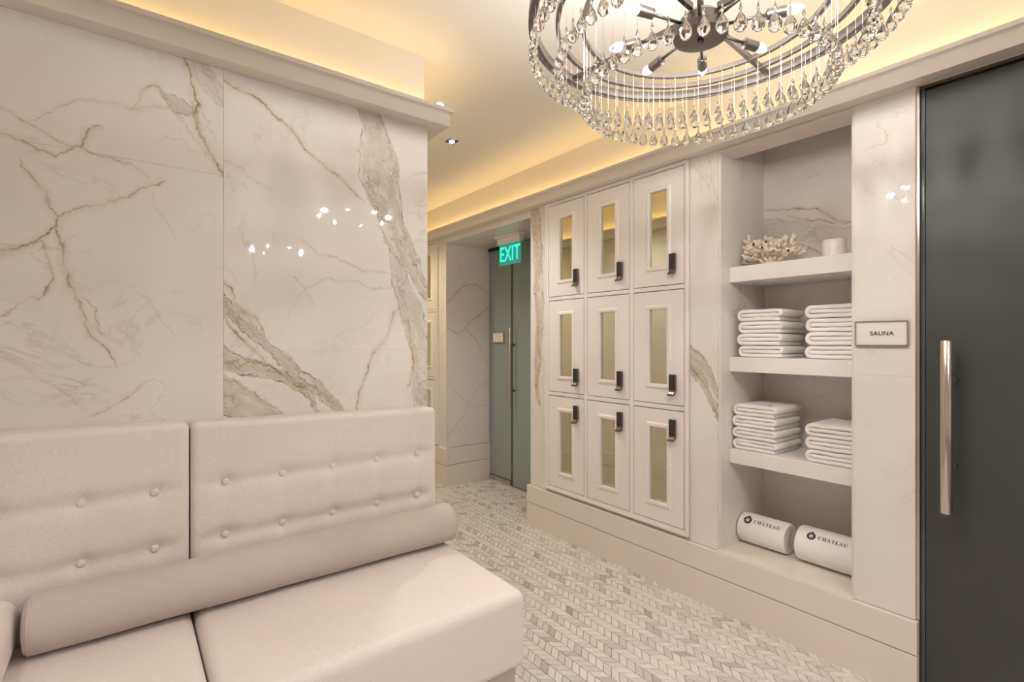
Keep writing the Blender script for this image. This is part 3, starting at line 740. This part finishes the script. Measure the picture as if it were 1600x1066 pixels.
# rolled towels on the niche floor
def roll(x, y0, y1, r, label, lsize, ustart, ang):
    root = thing('rolled_towel', label, 'towel', (x, (y0+y1)/2, .3105 + r), 'rolled towels on the niche floor')
    L = y1 - y0; n = 48
    mb = MB(); prof = [(0, -L/2+.012), (r*.18, -L/2+.008), (r*.28, -L/2+.012), (r*.36, -L/2+.006), (r*.46, -L/2+.010), (r*.54, -L/2+.004), (r*.64, -L/2+.008), (r*.72, -L/2+.002), (r*.82, -L/2+.0045), (r*.90, -L/2), (r*.97, -L/2+.004), (r, -L/2+.012)]
    full = prof + [(r*1.004, 0)] + [(a, -b) for a, b in reversed(prof)]
    MY = Matrix.Rotation(-PI/2, 4, 'X')
    mb.lathe(full, n, MY); mb.build('terry_roll', M['towel'], root, smooth=True)
    # spiral edge of the cloth on both ends
    for e in (-1, 1):
        vs = []; fs = []; K = 90
        for i in range(K):
            a = i/K*2*PI*3.2; rr = r*(.12 + .80*i/K)
            for dr, dy in ((-.0022, 0), (0, .0028), (.0022, 0)):
                vs.append(((rr+dr)*math.cos(a), e*(L/2-.004+dy), (rr+dr)*math.sin(a)))
        for i in range(K-1):
            for k in range(2): fs.append((i*3+k, i*3+k+1, (i+1)*3+k+1, (i+1)*3+k))
        MB().add(vs, fs).build('spiral_edge', M['towel'], root, smooth=True)
    def fm(u, v, lift):
        a = ang + v/r
        return (-(r*1.003+lift)*math.cos(a), L/2 - ustart - u, (r*1.003+lift)*math.sin(a))
    letters('mark', root, lsize, fm)
roll(2.683, 1.178, 1.424, .077, 'rolled white towel with dark crest, beside the niche side wall', .0186, .052, math.radians(47))
roll(2.680, .852, 1.128, .084, 'rolled white towel with dark crest, half hidden by the sauna sign pillar', .0172, .072, math.radians(47))
# small dark embroidery on the top towel of the lower left stack, facing the back
tp = tops[2]
def fm2(u, v, lift): return (.055 - v*.7, -.055 + u*.85, .0595 + lift*.6)
letters('mark', tp, .012, fm2)

# coral
coral = MB(); rc = random.Random(11)
def branch(p, d, r, L, lvl):
    q = p + d*L; coral.tube(p - d*r*.4, q, r, r*.82, 7); 
    coral.lathe([(0,-r*.82),(r*.58,-r*.58),(r*.84,0),(r*.58,r*.58),(0,r*.82)], 7, Matrix.Translation(q))
    if lvl == 0 or q.z < .006: return
    k = 2 if rc.random() < .72 else 3
    for i in range(k):
        ax = Vector((rc.uniform(-1,1), rc.uniform(-1,1), rc.uniform(-1,1))).normalized()
        nd = (Matrix.Rotation(math.radians(rc.uniform(24, 58))*(1 if i % 2 else -1), 3, ax) @ d).normalized()
        if nd.z < -.15: nd.z = .1; nd.normalize()
        branch(q, nd, r*.9, L*rc.uniform(.62, .95), lvl-1)
for i in range(14):
    a = 2*PI*i/14 + rc.uniform(-.2, .2); el = rc.uniform(.25, 1.25)
    d = Vector((math.cos(a)*.75, math.sin(a)*1.15, math.sin(el)*1.15)).normalized()
    branch(Vector((math.cos(a)*.018, math.sin(a)*.035, .016)), d, .0112, rc.uniform(.042, .056), 3)
coral.lathe([(.03,.0),(.042,.008),(.036,.022),(.015,.032),(0,.034)], 12)
co = coral.mesh('coral', M['coral'], smooth=True); o = link('coral_branch', co); o.location = (2.665, 1.262, 1.7862)
zs = [v.co.z for v in co.vertices]; lo = min(zs)
for v in co.vertices:
    if v.co.z < 0: v.co.z = abs(v.co.z)*.1
    v.co.x = max(-.11, min(.2, v.co.x*.8)); v.co.y = max(-.158, min(.155, v.co.y))
tag(o, 'bleached branching coral ornament on the upper niche shelf', 'coral')
cd = thing('pillar_candle', 'short pearly pillar candle beside the coral', 'candle', (2.70, .985, 1.7855))
MB().lathe([(.049,0),(.051,.002),(.051,.088),(.049,.092),(.044,.092),(.038,.087),(0,.086)], 36).build('wax', M['candle'], cd, smooth=True, angle=40)
MB().tube((0,0,.085), (.002,.001,.097), .0012, n=6).build('wick', M['ink'], cd)

# ------------------------------------------------------------------ signs
def text_mesh(txt, size, mat, depth=.0006, weight=0.0, space=1.0):
    cu = bpy.data.curves.new('text', 'FONT'); cu.body = txt; cu.size = size; cu.align_x = 'CENTER'; cu.align_y = 'CENTER'; cu.extrude = depth; cu.offset = weight; cu.space_character = space
    ob = bpy.data.objects.new('text', cu); COL.objects.link(ob)
    dg = bpy.context.evaluated_depsgraph_get(); me = bpy.data.meshes.new_from_object(ob.evaluated_get(dg))
    bpy.data.objects.remove(ob); me.materials.clear(); me.materials.append(mat); return me
TXR = Matrix(((0,0,-1,0),(-1,0,0,0),(0,1,0,0),(0,0,0,1)))        # text plane facing -x, reading towards -y
def plate(label, x, y, z, txt=None):
    root = thing('wall_sign', label, 'sign', (x, y, z))
    f = MB(); W, H, t = .091, .051, .0045
    for a in ((-W, W, H-t, H), (-W, W, -H, -H+t), (-W, -W+t, -H+t, H-t), (W-t, W, -H+t, H-t)): f.box(-.014, 0, a[0], a[1], a[2], a[3])
    f.build('frame', M['nickel'], root)
    MB().box(-.010, 0, -W+t, W-t, -H+t, H-t).build('face', M['signface'], root)
    if txt:
        o = link('lettering', text_mesh(txt, .0235, M['ink'], .0005, .0004, 1.08), root); o.matrix_local = Matrix.Translation((-.0108, -.003, -.001)) @ TXR
    return root
plate('framed sign reading SAUNA on the marble pillar', RW-.0005, .720, 1.426, 'SAUNA')

# ------------------------------------------------------------------ sauna door
sd = thing('door_1', 'tall smoked glass sauna door with a thick bar handle', None, (2.485, .1, 0), kind='structure')
MB().rbox(-.005, .005, -.50, .485, .012, 2.372, .002, 2).build('glass', M['sauna'], sd)
MB().rbox(-.004, .004, .487, .500, .012, 2.385, .002, 1).build('edge_seal', M['edge'], sd)
MB().box(-.022, .02, .500, .510, 0, 2.392).build('jamb_trim', M['nickel'], sd)
MB().box(-.01, .02, -.50, .50, 2.380, 2.392).build('head_trim', M['bronze'], sd)
h = MB(); hy = .505 - .1; hx = 2.400 - 2.485
h.lathe([(.016,.760),(.0185,.763),(.0185,1.394),(.016,1.397)], 28, Matrix.Translation((hx, hy, 0)))
hd = h.build('handle', M['steel'], sd, smooth=True, angle=40)
for z in (.925, 1.245):
    MB().tube((hx+.01, hy, z), (-.006, hy, z), .0095, n=16).build('standoff', M['nickel'], hd, smooth=True, angle=40)
    MB().tube((-.013, hy, z), (-.0052, hy, z), .015, n=16).build('rosette', M['bronze'], hd, smooth=True, angle=40)

# ------------------------------------------------------------------ exit alcove: glass doors and sign
gd = thing('door_2', 'frosted green glass door with a slim bar handle below the exit sign', None, (2.945, 3.4, 0), kind='structure')
MB().rbox(-.005, .005, -.40, .425, .012, 2.325, .002, 2).build('glass', M['frost'], gd)
MB().box(-.007, .007, .425, .440, .012, 2.325).build('edge_strip', M['edge'], gd)
hh = MB(); hh.lathe([(.010,.77),(.012,.773),(.012,1.515),(.010,1.518)], 16, Matrix.Translation((-.06, .40, 0)))
hb = hh.build('handle', M['nickel'], gd, smooth=True, angle=40)
for z in (.925, 1.36):
    MB().tube((-.055,.40,z), (-.005,.40,z), .007, n=12).build('standoff', M['bronze'], hb, smooth=True)
    MB().tube((-.012,.40,z), (-.0052,.40,z), .013, n=12).build('rosette', M['bronze'], hb, smooth=True)
gp = thing('window_1', 'fixed frosted glass panel beside the exit door', None, (2.955, 4.05, 0), kind='structure')
MB().rbox(-.005, .005, -.185, .186, .05, 2.30, .002, 2).build('glass', M['frost'], gp)
MB().box(-.018, .018, -.190, .188, 0, .048).build('bottom_rail', M['nickel'], gp)
MB().box(-.014, .014, -.190, .188, 2.30, 2.331).build('top_rail', M['black'], gp)
MB().box(-.008, .008, -.196, -.1855, .02, 2.30).build('edge_strip', M['edge'], gp)
plate('small framed plaque fixed to the frosted glass panel', 2.9495, 4.065, 1.43)
ex = thing('exit_sign', 'green edge-lit EXIT sign hanging in the door alcove', 'exit sign', (2.70, 3.555, 2.333))
MB().rbox(-.045, .045, -.175, .175, -.020, -.0005, .003, 2).build('canopy', M['white'], ex)
MB().rbox(-.025, .025, -.165, .165, -.075, -.019, .004, 2).build('housing', M['white'], ex)
pn = MB().rbox(-.004, .004, -.155, .155, -.262, -.074, .001, 1).build('panel', M['exit'], ex)
et = link('lettering', text_mesh('EXIT', .185, M['exitlet'], .0006, .0012, 1.0), pn); et.matrix_local = Matrix.Translation((-.0047, 0, -.170)) @ TXR @ Matrix.Diagonal((.78, 1, 1, 1))

# ------------------------------------------------------------------ ceiling downlights, most of them added for fill
def downlight(x, y, label, group=None, col=SPOT_COL):
    root = thing('downlight', label, 'downlight', (x, y, CEIL), group)
    f = MB(); a, b = .048, .038
    for q in ((-a,a,b,a),(-a,a,-a,-b),(-a,-b,-b,b),(b,a,-b,b)): f.box(q[0],q[1],q[2],q[3],-.004,-.0005)
    f.build('trim', M['white'], root)
    MB().box(-b, b, -b, b, -.0022, -.0006).build('baffle', M['black'], root)
    MB().lathe([(.018,-.009),(.019,-.006),(.019,-.0025)], 24).build('lens', M['lamp'], root)
    ld = bpy.data.lights.new('downlight_lamp', 'SPOT'); ld.energy = SPOT_POW; ld.color = col; ld.spot_size = math.radians(125); ld.spot_blend = .8; ld.shadow_soft_size = .03
    lo = bpy.data.objects.new('lamp', ld); COL.objects.link(lo); lo.parent = root; lo.location = (0, 0, -.03)
downlight(1.72, 2.90, 'square recessed downlight with black baffle above the passage')
downlight(1.75, 4.35, 'added warm fill downlight deep in the passage, hidden by the sofa wall', col=(1, .84, .56))  # unseen lamp added to brighten and warm the far passage
for x, y in ((-.7, .35), (-1.6, -.5), (.3, -1.0), (1.0, -2.3), (-1.2, -1.9)):  # unseen lamps added as fill for the room
    downlight(x, y, 'added fill downlight in the ceiling outside the frame', 'fill downlights added outside the frame')

# ------------------------------------------------------------------ chandelier
FW = Vector((S_, C_, 0)); RT = Vector((C_, -S_, 0))
ctr = FW*1.39 + RT*.518
ZR = 2.290                                                        # height of the hoops
RINGS = [(.460, 72, .088), (.390, 62, .137), (.318, 54, .221)]     # radius, drops, fall of each tier
def drop_mesh():
    prof = [(0,-.0165),(.0075,-.0145),(.0125,-.0085),(.0142,-.001),(.0118,.0085),(.0065,.018),(.0032,.0245),(.0016,.027),(.0032,.031),(.0038,.036),(.0020,.043),(.0012,.047)]
    return MB().lathe(prof, 9).mesh('crystal_drop', M['crystal'])
DROP = drop_mesh()
BULB = MB().lathe([(.0085,0),(.0115,.008),(.0125,.016),(.0095,.028),(.004,.037),(0,.040)], 14).mesh('bulb', M['bulb'], smooth=True)
def chandelier(c, label, full):
    root = thing('chandelier', label, 'chandelier', (c.x, c.y, ZR))
    mb = MB(); mb.ring((0,0,0), .462, .020, .026, 96); mb.ring((0,0,-.012), .470, .006, .006, 96); mb.build('outer_hoop', M['gun'], root, smooth=True, angle=30)
    MB().ring((0,0,0), .391, .012, .014, 96).build('middle_hoop', M['gun'], root, smooth=True, angle=30)
    MB().ring((0,0,0), .319, .012, .014, 96).build('inner_hoop', M['gun'], root, smooth=True, angle=30)
    MB().lathe([(0,-.068),(.050,-.068),(.071,-.062),(.072,-.042),(.070,-.040),(.055,-.040),(.055,-.012),(.045,.0),(.02,.004),(.0,.004)], 36).build('hub', M['gun'], root, smooth=True, angle=35)
    MB().lathe([(0,-.080),(.008,-.078),(.009,-.070),(.004,-.067)], 14).build('finial', M['gun'], root, smooth=True)
    MB().lathe([(.009,.0),(.009,CEIL-ZR-.03)], 14).build('stem', M['gun'], root, smooth=True)
    MB().lathe([(.015,CEIL-ZR-.034),(.06,CEIL-ZR-.026),(.066,CEIL-ZR-.012),(.066,CEIL-ZR-.001)], 30).build('ceiling_canopy', M['gun'], root, smooth=True, angle=40)
    f0 = math.atan2(FW.y, FW.x)
    for k in range(4):
        a = f0 - math.radians(48 + 90*k); d = Vector((math.cos(a), math.sin(a), 0)); n = Vector((-d.y, d.x, 0)); mb = MB()
        vs = []
        for r in (.05, .455):
            for s, z in ((-1,-.006),(1,-.006),(1,.010),(-1,.010)): vs.append(d*r + n*.006*s + Vector((0,0,z)))
        mb.add(vs, [(0,1,5,4),(1,2,6,5),(2,3,7,6),(3,0,4,7),(0,3,2,1),(4,5,6,7)]).build('spoke', M['gun'], root)
    for k in range(8):
        a = f0 - math.radians(22 + 45*k); d = Vector((math.cos(a), math.sin(a), 0)); zz = Vector((0, 0, -.038))
        arm = MB().tube(zz + d*.05, zz + d*.165, .0045, n=10).build('arm', M['gun'], root, smooth=True)
        MB().lathe([(.006,0),(.0145,.004),(.0145,.050),(.0125,.052)], 18, Matrix.Translation(zz + d*.16) @ d.to_track_quat('Z','Y').to_matrix().to_4x4()).build('socket', M['gun'], arm, smooth=True, angle=40)
        b = link('bulb', BULB, arm); b.matrix_local = Matrix.Translation(zz + d*.210) @ d.to_track_quat('Z','Y').to_matrix().to_4x4()
    allb = MB()
    for R, n, fall in RINGS:
        wl_ = fall - .047 + .003
        wm = MB().lathe([(.00042, .047), (.00042, fall)], 4).mesh('wire', M['wire'])
        for i in range(n):
            a = 2*PI*(i+.5*(n % 3))/n; p = Vector((R*math.cos(a), R*math.sin(a), -fall + .008*0))
            if full:
                o = link('crystal_drop', DROP, root); o.location = p; o.rotation_euler = (0, 0, a + random.uniform(-.3, .3))
                link('wire', wm, o)
            else:
                M4 = Matrix.Translation(p)
                allb.lathe([(0,-.0165),(.0125,-.0085),(.0142,-.001),(.0065,.018),(.0012,.047)], 6, M4)
    if not full: tag(allb.build('crystal_fringe', M['crystal'], root), kind='stuff')
    return root
chandelier(ctr, 'round three-tier chandelier with hanging clear crystal drops and dark metal arms', True)
chandelier(Vector((1.15, -.95, 0)), 'crystal chandelier seen only as a reflection in the marble wall', False)

# light dot at the end of the cornice trough
pk = thing('puck_light', 'small glowing puck lamp peeking over the cornice corner', 'puck light', (1.165, 2.075, CB+.0245))
MB().lathe([(.02,0),(.02,.04),(.018,.062),(.016,.064)], 20).build('puck_body', M['white'], pk, smooth=True, angle=40)
MB().lathe([(.016,.0642),(.020,.072),(.018,.084),(.010,.092),(0,.094)], 20).build('puck_lens', M['lamp'], pk, smooth=True)
